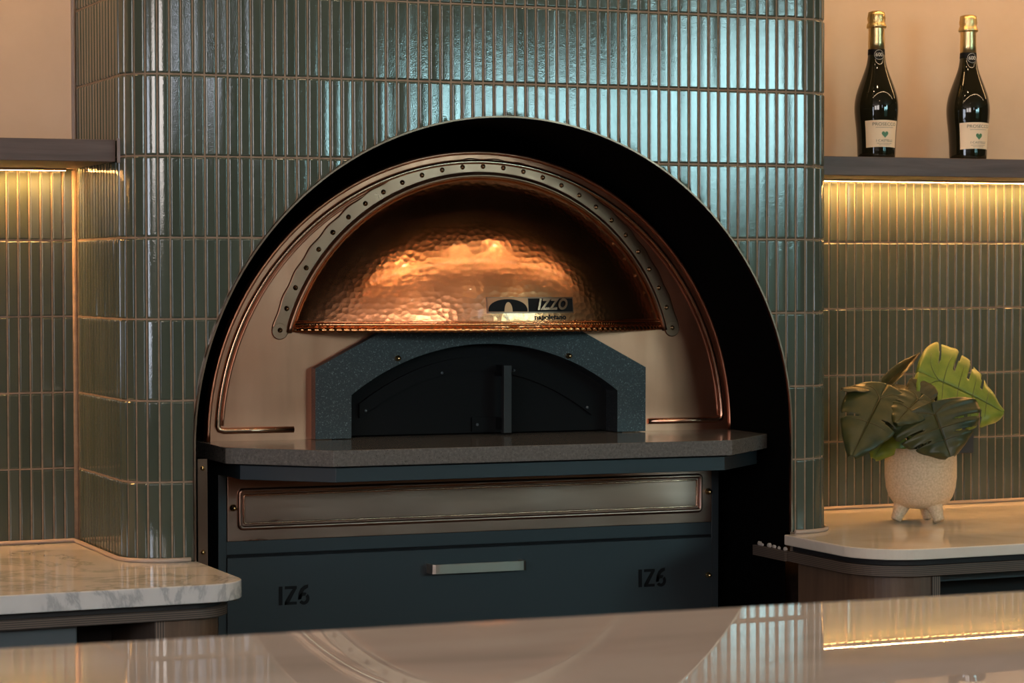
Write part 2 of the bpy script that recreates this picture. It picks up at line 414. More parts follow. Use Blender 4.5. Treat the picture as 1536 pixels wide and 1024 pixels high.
pts = [(.378, YP-.002, .020), (.50, YP-.002, .020), (CX0+rb*math.cos(a0)-.012, YP-.002, .020), (CX0+rb*math.cos(a0)-.003, YP-.002, .0225), (CX0+rb*math.cos(a0), YP-.002, .030)]
pts += [ang(a0+(PI-2*a0)*i/120, rb, YP-.002) for i in range(1, 120)]
pts += [(CX0-rb*math.cos(a0), YP-.002, .030), (CX0-rb*math.cos(a0)+.003, YP-.002, .0225), (CX0-rb*math.cos(a0)+.012, YP-.002, .020), (-.48, YP-.002, .020), (-.388, YP-.002, .020)]
bead2(pts, .0062, 'raised_bead', M['edgec'], fp)
bead2([ang(a0+(PI-2*a0)*i/120, .5375, YP-.0025) for i in range(0, 121)], .003, 'raised_bead', M['copper'], fp)

# riveted strip round the dome
RCX, RCZ = .008, .098
ra0 = math.asin((.213-RCZ)/.44)
mb = MB(); N_ = 150; rows_ = []
for i in range(N_+1):
    a = ra0-.012+(PI-2*ra0+.024)*i/N_; w = .0155+.0012*math.sin(i*.9)
    cs, sn = math.cos(a), math.sin(a)
    pr = [(.4405+w, -.003), (.4405+w-.0006, -.0052), (.4405+w-.0025, -.0060), (.4405+w-.003, -.0060), (.430, -.0062), (.429, -.0062), (.4275, -.0055), (.4265, -.003)]
    rows_.append([(RCX+r*cs, YP+y, RCZ+r*sn) for r, y in pr])
mb.grid(rows_, 0, True)
for sgn in (-1, 1):
    cx = RCX+sgn*.440*math.cos(ra0); cz = .213
    mb.lathe([(0, .0066), (.0150, .0066), (.0162, .0058), (.0165, .0)], (cx, YP, cz-.002), 28, axis='y', smooth=False)
strip = mb.build('rivet_strip', M['strip'], oven)
mb = MB()
mb.tube([(RCX+.4215*math.cos(ra0+(PI-2*ra0)*i/120), YP-.007, RCZ+.4215*math.sin(ra0+(PI-2*ra0)*i/120)) for i in range(121)], .0052, 10)
mb.build('inner_roll', M['strip'], strip)
NR = 27
for i in range(NR):
    a = ra0+(PI-2*ra0)*i/(NR-1)
    mb = MB(); mb.lathe([(0, .0052), (.0022, .0046), (.0034, .0028), (.0036, .0010), (.0050, .0008), (.0052, 0)], (RCX+.440*math.cos(a), YP-.0062, RCZ+.440*math.sin(a)), 12, axis='y')
    mb.build('rivet', M['brassd'], strip)

# hammered dome
Z0 = .219; SAG = .245
def Rb(phi):                                 # boundary distance from (RCX, Z0) to circle r=.417 about (RCX, RCZ)
    dz = Z0-RCZ; r = .4165; s_ = math.sin(phi)
    return -dz*s_ + math.sqrt(dz*dz*s_*s_ - dz*dz + r*r)
RS = (.40**2+SAG**2)/(2*SAG)
def capH(q): return .155*(1-min(q, 1)**2.1)**.95
def domept(phi, q): r = Rb(phi)*q; return (RCX+r*math.cos(phi), YP-.003-capH(q), Z0+r*math.sin(phi))
mb = MB(); rows_ = []
for i in range(0, 61):
    q = math.sin(PI/2*i/60) if i else 0.0001
    rows_.append([domept(PI*k/140, q) for k in range(141)])
mb.grid(rows_, 0, True)
dome = mb.build('dome', M['dome'], oven, fixn=False); sm = dome.modifiers.new('thickness', 'SOLIDIFY'); sm.thickness = .002; sm.offset = -1
def rope(name, z, rr, out, twist, strands, par):
    # rope moulding along the lower edge of the dome
    pts = []
    n = 360
    for i in range(n+1):
        q = -1+2*i/n; r = Rb(0)*q
        pts.append(Vector((RCX+r*1.0, YP-.003-capH(abs(q))-out*(1-abs(q)**8), z)))
    rows_ = []; L = 0
    for i, p in enumerate(pts):
        if i: L += (p-pts[i-1]).length
        t = (pts[min(i+1, n)]-pts[max(i-1, 0)]).normalized(); nn = Vector((0,0,1)); bb = t.cross(nn)
        row = []
        for k in range(14):
            a = 2*PI*k/14; rad = rr*(1+.16*math.sin(strands*a+L*twist))
            row.append(p+(nn*math.sin(a)+bb*math.cos(a))*rad)
        rows_.append(row)
    mb = MB(); mb.grid(rows_, 0, True, True); return mb.build(name, M['rope'], par)
rope('rope_moulding', Z0+.0055, .0036, .001, 900, 1, dome)
rope('rope_moulding', Z0-.0050, .0046, .002, 420, 1, dome)
bead2([(RCX+Rb(0)*q, YP-.003-capH(abs(q))-.001, Z0+.0112) for q in [-1+2*i/120 for i in range(121)]], .0014, 'edge_fillet', M['rope'], dome)

# badge on the dome
def on_dome(x, z, off):                      # local x,z -> surface point and normal
    def P_(x, z):
        dx, dz = x-RCX, z-Z0; r = math.hypot(dx, dz); phi = math.atan2(dz, dx)
        return Vector((x, YP-.003-capH(r/Rb(phi)), z))
    p = P_(x, z); e = .004; n = (P_(x+e, z)-p).cross(P_(x, z+e)-p).normalized()
    if n.y > 0: n = -n
    return p, n
def dome_x(px, py):                          # hit of a pixel ray with the dome, in oven coordinates
    d = (fw*F+r2*(px-768)-u2*(py-512)).normalized(); t = 4.0
    for _ in range(1500):
        p = CAM+d*t; x = p.x-XC; z = p.z-ZS; lx = x-z*TL; lz = z+x*TL
        dz = lz-Z0; r = math.hypot(lx-RCX, dz); phi = math.atan2(dz, lx-RCX)
        if dz > -.01 and r < .395 and p.y >= YP-.003-capH(min(1, r/Rb(max(phi, 0)))): break
        t += .001
    return lx, lz
bl, bt = dome_x(728, 446), dome_x(857, 443); bb_ = dome_x(728, 470)
bx0, bx1 = bl[0], bt[0]; bz1 = bl[1]; bz0 = bb_[1]
bcx, bcz = (bx0+bx1)/2, (bz0+bz1)/2; bw, bh = bx1-bx0, bz1-bz0
badge = MB()
def lay(mb, vs, fs, mi=0, base=.002, cx=bcx, cz=bcz):
    out = []
    for x, y, z in vs:
        p, n = on_dome(cx+x, cz+y, 0); out.append(p+n*(base+z))
    mb.add(out, fs, mi, False)
def quad_grid(x0, x1, y0, y1, h, nx=16, ny=4):
    vs = []; fs = []
    for j in range(ny+1):
        for i in range(nx+1): vs.append((x0+(x1-x0)*i/nx, y0+(y1-y0)*j/ny, h))
    for j in range(ny):
        for i in range(nx): q = j*(nx+1)+i; fs.append((q, q+1, q+nx+2, q+nx+1))
    return vs, fs
def slabq(mb, x0, x1, y0, y1, h, mi, base=0):
    vs, fs = quad_grid(x0, x1, y0, y1, h); lay(mb, vs, fs, mi, base)
    for (xa, ya, xb, yb) in ((x0,y0,x1,y0),(x1,y0,x1,y1),(x1,y1,x0,y1),(x0,y1,x0,y0)):
        vs = []; n = 8
        for i in range(n+1):
            x = xa+(xb-xa)*i/n; y = ya+(yb-ya)*i/n; vs += [(x, y, -.004), (x, y, h)]
        lay(mb, vs, [(2*i, 2*i+2, 2*i+3, 2*i+1) for i in range(n)], mi, base)
hw, hh = bw/2, bh/2; xm = -hw+bw*.455
slabq(badge, -hw, hw, -hh, hh, .0035, 0)
slabq(badge, -hw+.002, xm-.001, -hh+.002, hh-.0015, .0045, 1)
slabq(badge, xm+.0005, hw-.002, -hh+.0028, hh-.0028, .0038, 2)
# arch mound with a small flame on the left half
w_ = xm-(-hw)-.005; c_ = (-hw+xm)/2
vs = [(c_, -hh+.003, .0056)]; k = 24
for i in range(k+1):
    a = PI*i/k; vs.append((c_+w_/2*math.cos(a), -hh+.003+(bh-.007)*math.sin(a)**.8, .0056))
lay(badge, vs, [(0, i+1, i+2) for i in range(k)], 2, 0)
vs = [(c_, -hh+.003, .0068)]
for i in range(k+1):
    a = PI*i/k; vs.append((c_+.0085*math.cos(a), -hh+.003+.018*math.sin(a), .0068))
lay(badge, vs, [(0, i+1, i+2) for i in range(k)], 1, 0)
badge_o = badge.build('badge', [M['rim'], mat('badge_copper', (.42,.19,.10), .38, metal=1)[0], M['black']], dome)
vs, fs = text_mesh('IZZO', bh*.92, .003, .92, .28, 1.12, bh*.035)
mb = MB(); wx = (xm+hw)/2
lay(mb, [(x+wx-.001, y, z) for x, y, z in vs], fs, 0, .0065); lt = mb.build('lettering', M['edgec'], badge_o, fixn=False)
vs, fs = text_mesh('napoletano', bh*.44, .001, 1.12, 0, 1.05, bh*.012)
mb = MB(); lay(mb, [(x+wx-.002, y-hh-bh*.26, z) for x, y, z in vs], fs, 0, .0022); mb.build('lettering', M['black'], dome, fixn=False)['label'] = 'small dark raised script below the badge'

# granite mouth frame
YG = .222
mb = MB()
arc_pts = []
x0_, z0_, x1_, z1_, top_ = -.278, .086, .297, .086, .184
cxa = (x0_+x1_)/2; hwid = (x1_-x0_)/2; sg = top_-z0_; Rg = (hwid**2+sg**2)/(2*sg); cza = top_-Rg; th = math.asin(hwid/Rg)
arc_pts = [(cxa+Rg*math.sin(-th+2*th*i/40), cza+Rg*math.cos(-th+2*th*i/40)) for i in range(41)]
inner = [(x0_, 0)] + arc_pts + [(x1_, 0)]
outer = [(-.352, 0), (-.352, .139), (-.20, .2175)]
n_in = len(inner); outl = []
def outer_at(i):
    x, z = inner[i]
    if i == 0: return (-.352, .0015)
    if i == n_in-1: return (.361, .0015)
    t = (x-x0_)/(x1_-x0_)
    X = -.352+t*.713
    if X < -.17: Z = .139+(X+.352)*(.232-.139)/(.352-.17)
    elif X > .170: Z = .133+(.361-X)*(.232-.133)/(.361-.170)
    else: Z = .232
    return (X, Z)
oo = [outer_at(i) for i in range(n_in)]
inner = [(x, max(z, .0015)) for x, z in inner]
rows_ = [[(x, YG, z) for x, z in inner], [(x, YG, z) for x, z in oo], [(x, YP-.0035, z) for x, z in oo]]
rows_ += [[(x, YP+.08, z) for x, z in inner], [(x, YG, z) for x, z in inner]]
mb.grid(rows_[:2], 0, False); mb.grid(rows_[1:3], 0, False); mb.grid(rows_[3:], 0, False)
gr = mb.build('granite_frame', M['granite'], oven, fixn=False)
for x, z in ((-.182, .157), (.187, .158)):
    mb = MB(); mb.lathe([(0, .013), (.0028, .0125), (.0042, .010), (.0036, .007), (.0025, .005), (.0055, .004), (.006, .0)], (x, YG, z), 20, axis='y')
    mb.build('acorn_screw', M['brass'], gr)

# oven door inside the mouth: black panel, arched band, upright handle, brackets
mb = MB()
dpts = [(x0_-.01, .003)] + [(x, z+.008) for x, z in arc_pts] + [(x1_+.01, .003)]
mb.prism(dpts[::-1], YP+.026, YP+.034, axis='y')
door = mb.build('oven_door', M['dark'], oven)
def band(p0, p1, bulge, w, y0, y1, n=24):
    rows_ = []
    for i in range(n+1):
        t = i/n; x = p0[0]+(p1[0]-p0[0])*t; z = p0[1]+(p1[1]-p0[1])*t+bulge*4*t*(1-t)
        rows_.append([(x, y1, z), (x, y0, z), (x, y0, z-w), (x, y1, z-w)])
    mb = MB(); mb.grid(rows_, 0, False); mb.add([rows_[0][k] for k in range(4)], [(0,1,2,3)]); mb.add([rows_[-1][k] for k in range(4)], [(3,2,1,0)]); return mb
band((-.245, .066), (.262, .062), .092, .028, YP+.018, YP+.026).build('arched_band', M['dark'], door)
hx = (at(758, 600, YP-.01).x-XC)
mb = MB(); mb.box((hx-.0085, YP-.022, .004), (hx+.0085, YP-.006, .140)); mb.build('upright_handle', M['dark2'], door, bevel=.0008)['label'] = 'dark grey square upright handle'
mb = MB(); mb.box((hx-.0085, YP-.012, .118), (hx-.004, YP+.026, .140)); mb.build('handle_bracket', M['dark'], door)
mb = MB(); mb.box((hx-.0085, YP-.012, .010), (hx-.004, YP+.020, .034)); mb.box((hx-.060, YP+.0205, .006), (hx-.004, YP+.026, .034)); mb.v = [(x, y, z) for x, y, z in mb.v]; mb.build('handle_bracket', M['dark'], door)
for x, z in ((-.232, .052), (.250, .050), (hx-.05, .020), (hx+.03, .128), (-.07, .125)):
    mb = MB(); mb.lathe([(0, .003), (.002, .0028), (.003, .001), (.003, 0)], (x, YP+.018, z), 12, axis='y'); mb.build('door_screw', M['steel'], door)

# stone shelf with chamfered corners
def shape(hf, ho, yf, yo, yb, cx=0): return [(cx-ho, yo), (cx-hf, yf), (cx+hf, yf), (cx+ho, yo), (cx+ho, yb), (cx-ho, yb)]
mb = MB(); mb.prism(shape(.4104, .5704, -.0734, .0764, YP+.35, -.006), -.030, 0)
mb.build('stone_shelf', M['basalt'], oven, bevel=.0015)
mb = MB(); mb.prism(shape(.402, .545, -.052, .078, YP+.33, -.003), -.0605, -.0335)
mb.build('under_tray', M['powder'], oven, bevel=.001)
mb = MB(); mb.prism(shape(.40, .54, -.046, .08, YP+.32, -.003), -.0335, -.030); mb.build('shelf_gasket', M['black'], oven)

# base cabinet
YC = .22
CL, CR = -.548, .530
mb = MB(); H = -ZS+.012
mb.box((CL, YC, H), (CL+.0165, YC+.5, -.0615)); mb.box((CR-.0165, YC, H), (CR, YC+.5, -.0615))
mb.box((CL+.0165, YC+.001, -.2165), (CR-.0165, YC+.03, -.1905))
mb.box((CL+.0165, YC+.02, H), (CR-.0165, YC+.5, -.0615))
bf = mb.build('base_frame', M['powder'], oven, bevel=.001)
mb = MB(); px0, px1, pz0, pz1 = CL+.0175, CR-.0175, -.1905, -.064
mb.box((px0, YC-.002, pz0), (px1, YC+.004, pz1))
cp = mb.build('copper_panel', M['copperh'], oven, bevel=.001)
ex0, ex1, ez0, ez1 = -.506, .486, -.165, -.0935
def rrect(x0, x1, z0, z1, r, y):
    pts = []
    for cx, cz, a in ((x1-r, z0+r, -90), (x1-r, z1-r, 0), (x0+r, z1-r, 90), (x0+r, z0+r, 180)):
        pts += [(x, y, z) for x, z in arc(cx, cz, r, a, a+90, 6)]
    return pts+[pts[0], pts[1]]
bead2(rrect(ex0, ex1, ez0, ez1, .007, YC-.003), .0048, 'raised_bead', M['copperh'], cp)
bead2(rrect(ex0+.0085, ex1-.0085, ez0+.0085, ez1-.0085, .004, YC-.002), .0022, 'raised_bead', M['edgec'], cp)
for x, z in ((-.5195, -.1255), (.5035, -.1265)):
    mb = MB(); mb.lathe([(0, .014), (.0034, .0132), (.005, .0105), (.0042, .007), (.003, .005), (.0065, .004), (.0068, .0)], (x, YC-.002, z), 20, axis='y')
    mb.build('acorn_screw', M['brass'], cp)
mb = MB(); mb.box((px0-.001, YC-.004, H+.05), (px1, YC+.012, -.2215))
dd = mb.build('drawer_door', M['powder'], oven, bevel=.0015)
mb = MB(); mb.box((px0, YC+.004, -.2215), (px1, YC+.018, -.2165)); mb.build('shadow_gap', M['black'], oven)
for x, z in ((-.5185, -.298), (.503, -.300)):
    mb = MB(); mb.lathe([(0, .013), (.003, .0122), (.0044, .0095), (.0036, .0065), (.003, .005), (.0055, .004), (.006, .0)], (x, YC-.004, z), 20, axis='y')
    mb.build('acorn_screw', M['brass'], dd)
# bow handle
yh = YC-.004; hx0 = at(648, 855, YC-.03).x-XC; hx1 = at(791, 848, YC-.03).x-XC; hz = at(720, 850.5, YC-.03).z-ZS
mb = MB(); path_ = [(hx0, yh), (hx0, yh-.022), (hx0+.002, yh-.027), (hx0+.008, yh-.030), (hx0+.016, yh-.031), (hx1-.016, yh-.031), (hx1-.008, yh-.030), (hx1-.002, yh-.027), (hx1, yh-.022), (hx1, yh)]
inn = [(hx0+.006, yh), (hx0+.006, yh-.021), (hx0+.007, yh-.023), (hx0+.010, yh-.0245), (hx0+.016, yh-.0255), (hx1-.016, yh-.0255), (hx1-.010, yh-.0245), (hx1-.007, yh-.023), (hx1-.006, yh-.021), (hx1-.006, yh)]
hh2 = .0093
rows_ = [[(x, y, hz-hh2) for x, y in path_], [(x, y, hz+hh2) for x, y in path_], [(x, y, hz+hh2) for x, y in inn], [(x, y, hz-hh2) for x, y in inn], [(x, y, hz-hh2) for x, y in path_]]
mb.grid(rows_, 0, False); mb.build('handle', M['handle'], dd, bevel=.0006)
# stencil lettering IZ6
def stencil(cx, cz, h):
    mb = MB(); y0, y1 = YC-.0055, YC-.0042
    def poly(p): mb.prism([(cx+x*h, cz+z*h) for x, z in p], y0, y1, axis='y')
    poly([(-.90,-.5),(-.70,-.5),(-.70,.5),(-.90,.5)])
    poly([(-.56,.5),(-.56,.34),(-.12,.34),(.10,.34),(.10,.5)]); poly([(-.56,-.5),(-.56,-.36),(-.12,.34),(.09,.34),(.09,.36),(-.30,-.34)])
    poly([(-.56,-.5),(.10,-.5),(.10,-.34),(-.30,-.34),(-.56,-.36)])
    def ring(c, r0, r1, a0, a1, sx=1, n=16):
        for i in range(n):
            A, B = math.radians(a0+(a1-a0)*i/n), math.radians(a0+(a1-a0)*(i+1)/n)
            poly([(c[0]+r0*math.cos(A)*sx, c[1]+r0*math.sin(A)), (c[0]+r1*math.cos(A)*sx, c[1]+r1*math.sin(A)), (c[0]+r1*math.cos(B)*sx, c[1]+r1*math.sin(B)), (c[0]+r0*math.cos(B)*sx, c[1]+r0*math.sin(B))])
    ring((.50,-.20), .15, .33, 62, 190, .95); ring((.50,-.20), .15, .33, 215, 405, .95)
    poly([(.19,-.22),(.36,-.20),(.39,.05),(.52,.25),(.74,.38),(.74,.55),(.52,.50),(.33,.34),(.22,.10)])
    mb.build('lettering', M['black'], dd, fixn=True)
for (xa, ya, yb) in ((439, 878, 906), (976, 852.5, 879)):
    h_ = at(xa, ya, YC).z-at(xa, yb, YC).z
    c_ = at(xa, (ya+yb)/2, YC); lx = c_.x-XC-(c_.z-ZS)*TL; lz = c_.z-ZS+(c_.x-XC)*TL
    stencil(lx+.003, lz, h_)

# ------------------------------------------------------------------ shelves with led strips
def shelf(name, x0, x1, yf, label, ledx):
    r = empty(name, ((x0+x1)/2, BACKY-.005, 1.623)); tag(r, label, 'shelf')
    cx = (x0+x1)/2
    mb = MB(); mb.box((x0-cx, yf-BACKY+.005, 0), (x1-cx, 0, .040)); mb.build('board', M['shelf'], r, bevel=.0012)
    mb = MB(); mb.box((ledx[0]-cx, .380-BACKY, -.0045), (ledx[1]-cx, .387-BACKY, -.0008)); mb.build('led_strip', M['led'], r)['label'] = 'glowing warm white light strip'
    mb = MB(); mb.box((ledx[0]-cx, .378-BACKY, -.0046), (ledx[1]-cx, .3798-BACKY, 0)); mb.box((ledx[0]-cx, .3872-BACKY, -.0046), (ledx[1]-cx, .389-BACKY, 0)); mb.build('led_channel', M['handle'], r)
    return r
sh = shelf('wall_shelf', -2.4, XL-.0065, .068, 'dark walnut wall shelf in the left niche lit from beneath, holding nothing', (-2.3, -.718))
mb = MB(); mb.box((.8517, .062-BACKY, -.002), (.8565, .067-BACKY, .042)); mb.build('end_sealant', M['bead'], sh)
shelf('wall_shelf', XR+.0065, 2.8, .185, 'dark walnut wall shelf in the right niche carrying two sparkling wine bottles', (XR+.012, 2.7))

# ------------------------------------------------------------------ worktops and cabinets
def extr(name, pts, z0, z1, mt, parent=None, bevel=.0025):
    mb = MB(); mb.prism(pts, z0, z1); return mb.build(name, mt, parent, bevel=bevel, seg=3, angle=50)
G = .0065
lo = [(-2.5, -.345)] + arc(-.572-.075, -.345+.075, .075, -90, 0, 12) + [(-.572, -G), (XL+RC, -G)] + \
     [(x, y) for x, y in reversed(arc(XL+RC, RC, RC+G, 180, 270, 10))][1:] + [(XL-G, BACKY-G), (-2.5, BACKY-G)]
o = extr('worktop', lo, ZL-.031, ZL, M['marble']); tag(o, 'polished white grey-veined marble worktop with rounded corner left of the oven', 'worktop')
ro = [(.640, -G), (.640, -.345+.12)] + arc(.640+.12, -.345+.12, .12, 180, 270, 14)[1:] + [(2.8, -.345), (2.8, BACKY-G), (XR+G, BACKY-G)] + \
     [(x, y) for x, y in reversed(arc(XR-RC, RC, RC+G, 270, 360, 10))]
o = extr('worktop', ro, ZR-.021, ZR, M['quartz']); tag(o, 'pale stone worktop right of the oven carrying the potted plant', 'worktop')
# left cabinet
cl = empty('cabinet', (-1.1, 0, 0)); tag(cl, 'walnut cabinet under the marble worktop left of the oven', 'cabinet')
def loc_(pts, cx): return [(x-cx, y) for x, y in pts]
lo2 = [(-2.45, -.325)] + arc(-.592-.075, -.325+.075, .075, -90, 0, 12) + [(-.592, -G), (-2.45, -G)]
lo3 = [(-2.45, -.315)] + arc(-.602-.07, -.315+.07, .07, -90, 0, 12) + [(-.602, -.012), (-2.45, -.012)]
extr('dark_gap_board', loc_(lo3, -1.1), ZL-.043, ZL-.0315, M['cavity'], cl, 0)
extr('plywood_top', loc_(lo2, -1.1), ZL-.060, ZL-.0435, M['ply'], cl, .001)
pa = [(-.715, -.31)] + arc(-.605-.07, -.31+.07, .07, -90, 0, 10) + [(-.605, -.015), (-.622, -.015)] + list(reversed(arc(-.622-.053, -.31+.07, .053, -90, 0, 10))) + [(-.715, -.293)]
extr('curved_side_panel', loc_(pa, -1.1), .02, ZL-.0605, M['walnut'], cl, 0)
mb = MB(); mb.box((-.733+1.1, -.312, .02), (-.7155+1.1, -.02, ZL-.0605)); mb.build('upright_edge', M['plyv'], cl)
mb = MB(); mb.box((-2.4+1.1, -.02, .02), (-.7335+1.1, -.012, ZL-.0605)); mb.box((-2.4+1.1, -.30, .02), (-.7335+1.1, -.021, .03)); mb.build('back_panel', M['cavity'], cl)
mb = MB(); mb.box((-1.45+1.1, -.28, .035), (-.857+1.1, -.26, .8385)); mb.build('inner_door', M['steel'], cl, bevel=.003)['label'] = 'blue-grey metal appliance door'
# right cabinet
cr = empty('cabinet', (1.3, 0, 0)); tag(cr, 'walnut cabinet under the pale stone worktop right of the oven', 'cabinet')
ro3 = [(.660, -G), (.660, -.325+.12)] + arc(.780, -.205, .12, 180, 270, 12)[1:] + [(2.75, -.325), (2.75, -.012), (.70, -.012)]
ro2 = [(.6465, .13), (.6465, -.335+.12)] + arc(.7665, -.215, .12, 180, 270, 12)[1:] + [(2.75, -.335), (2.75, .0), (.660, -.004), (.6508, .13)]
extr('dark_gap_board', loc_(ro3, 1.3), ZR-.033, ZR-.0215, M['cavity'], cr, 0)
ro2 = [(.6465, -.008), (.6465, -.335+.12)] + arc(.7665, -.215, .12, 180, 270, 12)[1:] + [(2.75, -.335), (2.75, -.008)]
extr('plywood_top', loc_(ro2, 1.3), ZR-.054, ZR-.0335, M['ply'], cr, .001)
mb = MB(); mb.box((.6405-1.3, -.0075, ZR-.054), (.6495-1.3, .125, ZR-.0335)); mb.build('plywood_tongue', M['ply'], cr)
pb = [(.665, -.02), (.665, -.20)] + arc(.665+.115, -.20, .115, 180, 270, 12)[1:] + [(.787, -.315), (.787, -.298)] + list(reversed(arc(.665+.115, -.20, .098, 180, 270, 12))) + [(.682, -.02)]
extr('curved_side_panel', loc_(pb, 1.3), .02, ZR-.0545, M['walnut'], cr, 0)
mb = MB(); mb.box((.7875-1.3, -.318, .02), (.806-1.3, -.02, ZR-.0545)); mb.build('upright_edge', M['plyv'], cr)
mb = MB(); mb.box((.8065-1.3, -.02, .02), (2.7-1.3, -.012, ZR-.0545)); mb.build('back_panel', M['cavity'], cr)
mb = MB(); mb.box((.8065-1.3, -.20, ZR-.085), (2.7-1.3, -.185, ZR-.055)); mb.build('rail', M['steel'], cr)['label'] = 'dark grey rail at the top of the opening'
# crumbs on the plywood tongue
mb = MB()
for px, py, Yc, rr in ((1143, 806, .11, .006), (1150, 807, .10, .004), (1160, 811, .07, .006), (1167, 812, .05, .005), (1174, 813, .03, .004), (1180, 798, .004, .005), (1177, 792, .003, .003)):
    bm = bmesh.new(); bmesh.ops.create_icosphere(bm, subdivisions=2, radius=rr)
    c0 = at(px, py, Yc); c0.x = min(max(c0.x, .642), .649); c0.z = ZR-.0335+rr*.55
    vs = [(v_.co.x*(.6)+c0.x, v_.co.y*1.5+c0.y, v_.co.z*random.uniform(.6, 1.1)+c0.z) for v_ in bm.verts]
    bm.verts.index_update(); mb.add(vs, [[v_.index for v_ in f.verts] for f in bm.faces], 0, False); bm.free()
o = mb.build('plaster_crumbs', M['debris']); tag(o, 'crumbs of pale plaster left on the plywood edge beside the arch', 'debris', kind='stuff')

# ------------------------------------------------------------------ bar counter in front
mb = MB(); ZB = 1.1055; A = (-3.2, -2.205); B = (2.2, -2.415)
mb.prism([(A[0], -3.05), (B[0], -3.15), B, A], ZB-.03, ZB)
bc = empty('bar_counter', (-.5, -2.6, 0)); tag(bc, 'polished taupe stone bar counter in the foreground mirroring the oven', 'counter')
o = mb.build('stone_top', M['bar'], bc, bevel=.003, seg=3); o.matrix_parent_inverse = bc.matrix_world.inverted(); o.location = (.5, 2.6, 0)
mb = MB(); mb.box((-2.5, -.40, .02), (2.5, .20, ZB-.031)); mb.build('front_panel', M['walnut'], bc)

# ------------------------------------------------------------------ bottles
def bend_label(mb, vs, fs, rad, a0, mi=0):
    out = []
    for x, y, z in vs:
        a = a0 + x/rad; rr = rad+z
        out.append((rr*math.sin(a), -rr*math.cos(a), y))
    mb.add(out, fs, mi, True)
def make_bottle():
    r = empty('prosecco_bottle')
    # radius, height of the glass
    prof = [(0,.003),(.030,.0),(.0415,.001),(.0455,.006),(.0465,.03),(.0485,.06),(.0515,.085),(.053,.105),(.052,.122),(.048,.140),(.0405,.160),(.032,.180),(.0245,.200),(.0195,.218),(.0172,.235),(.0165,.255),(.0160,.285),(.0155,.300),(0,.301)]
    import bisect
    def smoothp(pr, k=4):
        out = []
        for i in range(len(pr)-1):
            p0 = pr[max(i-1,0)]; p1 = pr[i]; p2 = pr[i+1]; p3 = pr[min(i+2,len(pr)-1)]
            for j in range(k):
                t = j/k
                out.append(tuple(.5*((2*p1[c])+(-p0[c]+p2[c])*t+(2*p0[c]-5*p1[c]+4*p2[c]-p3[c])*t*t+(-p0[c]+3*p1[c]-3*p2[c]+p3[c])*t**3) for c in (0,1)))
        out.append(pr[-1]); return [(max(a_, 0), b_) for a_, b_ in out]
    pr = smoothp([(a_*(.89 if b_ < .2 else .89+.11*min(1, (b_-.2)/.03)), b_) for a_, b_ in prof]); mb = MB(); mb.lathe(pr, n=64); mb.build('glass_body', M['bglass'], r)
    def rad(h):
        for (r0,h0),(r1,h1) in zip(pr[3:], pr[4:]):
            if h0 <= h <= h1 and h1 > h0: return r0+(r1-r0)*(h-h0)/(h1-h0)
        return .016
    mb = MB(); mb.lathe([(.0172,.234),(.0180,.2345),(.0176,.25),(.0172,.27),(.0172,.281)], n=48); mb.build('neck_foil', M['foils'], r)
    mb = MB(); prof2 = [(.0172,.279),(.0205,.280),(.0212,.284),(.0195,.288),(.0182,.292),(.0188,.300),(.0186,.308),(.0168,.314),(.010,.3165),(0,.317)]
    rows_ = []
    for k_, (rr, h) in enumerate(prof2):
        rows_.append([((rr+(.0011*math.sin(j*5+k_*2.3)*math.cos(j*2.1+k_) if rr > .012 else 0))*math.cos(2*PI*j/48), (rr+(.0011*math.sin(j*5+k_*2.3)*math.cos(j*2.1+k_) if rr > .012 else 0))*math.sin(2*PI*j/48), h) for j in range(48)])
    mb.grid(rows_, 0, True, True); mb.build('foil_cap', M['foil'], r)
    # main label
    A0 = math.radians(-9); half = math.radians(51); z0, z1 = .022, .079
    mb = MB(); rows_ = []
    for i in range(13):
        z = z0+(z1-z0)*i/12; rr = rad(z)+.0005
        rows_.append([(rr*math.sin(A0-half+2*half*k_/40), -rr*math.cos(A0-half+2*half*k_/40), z+.0015*math.sin(PI*k_/40)) for k_ in range(41)])
    mb.grid(rows_, 0, True); lab = mb.build('label', M['label'], r)
    lab['label'] = 'peach paper label with a green heart'
    for txt, sz, zz in (('PROSECCO', .0098, .0715), ('I CASTELLI', .0072, .0365)):
        mb = MB(); vs, fs = text_mesh(txt, sz, .0001, 1.15); bend_label(mb, [(x, y+zz, z) for x, y, z in vs], fs, rad(zz)+.0011, A0+.10)
        mb.build('printed_name', M['ink'], lab, fixn=False)
    for zz, ww in ((.0645, .042), (.0305, .036), (.0272, .026)):
        vs = []; n = 16; mb = MB()
        for i in range(n+1): vs += [(-ww/2+ww*i/n, zz, 0), (-ww/2+ww*i/n, zz+.0007, 0)]
        bend_label(mb, vs, [(2*i, 2*i+2, 2*i+3, 2*i+1) for i in range(n)], rad(zz)+.0011, A0+.10)
        mb.build('printed_line', M['ink'], lab, fixn=False)
    mb = MB(); vs = [(0, .0, .0)]
    for i in range(33):
        t = 2*PI*i/32; vs.append((.00052*16*math.sin(t)**3*.92, (13*math.cos(t)-5*math.cos(2*t)-2*math.cos(3*t)-math.cos(4*t))*.00050, 0))
    bend_label(mb, [(x, y+.0505, z) for x, y, z in vs], [(0, i+1, i+2) for i in range(32)], rad(.05)+.0012, A0+.10); mb.build('heart', M['heart'], lab, fixn=False)
    # neck collar and medallion
    mb = MB(); mb.lathe([(rad(.222)+.0006,.222),(rad(.228)+.0006,.228),(rad(.234)+.0006,.234)], n=48); col = mb.build('neck_collar', M['black'], r)
    mb = MB(); vs = [(0,0,0)]+[(.0115*math.cos(2*PI*i/32), .0115*math.sin(2*PI*i/32), 0) for i in range(33)]
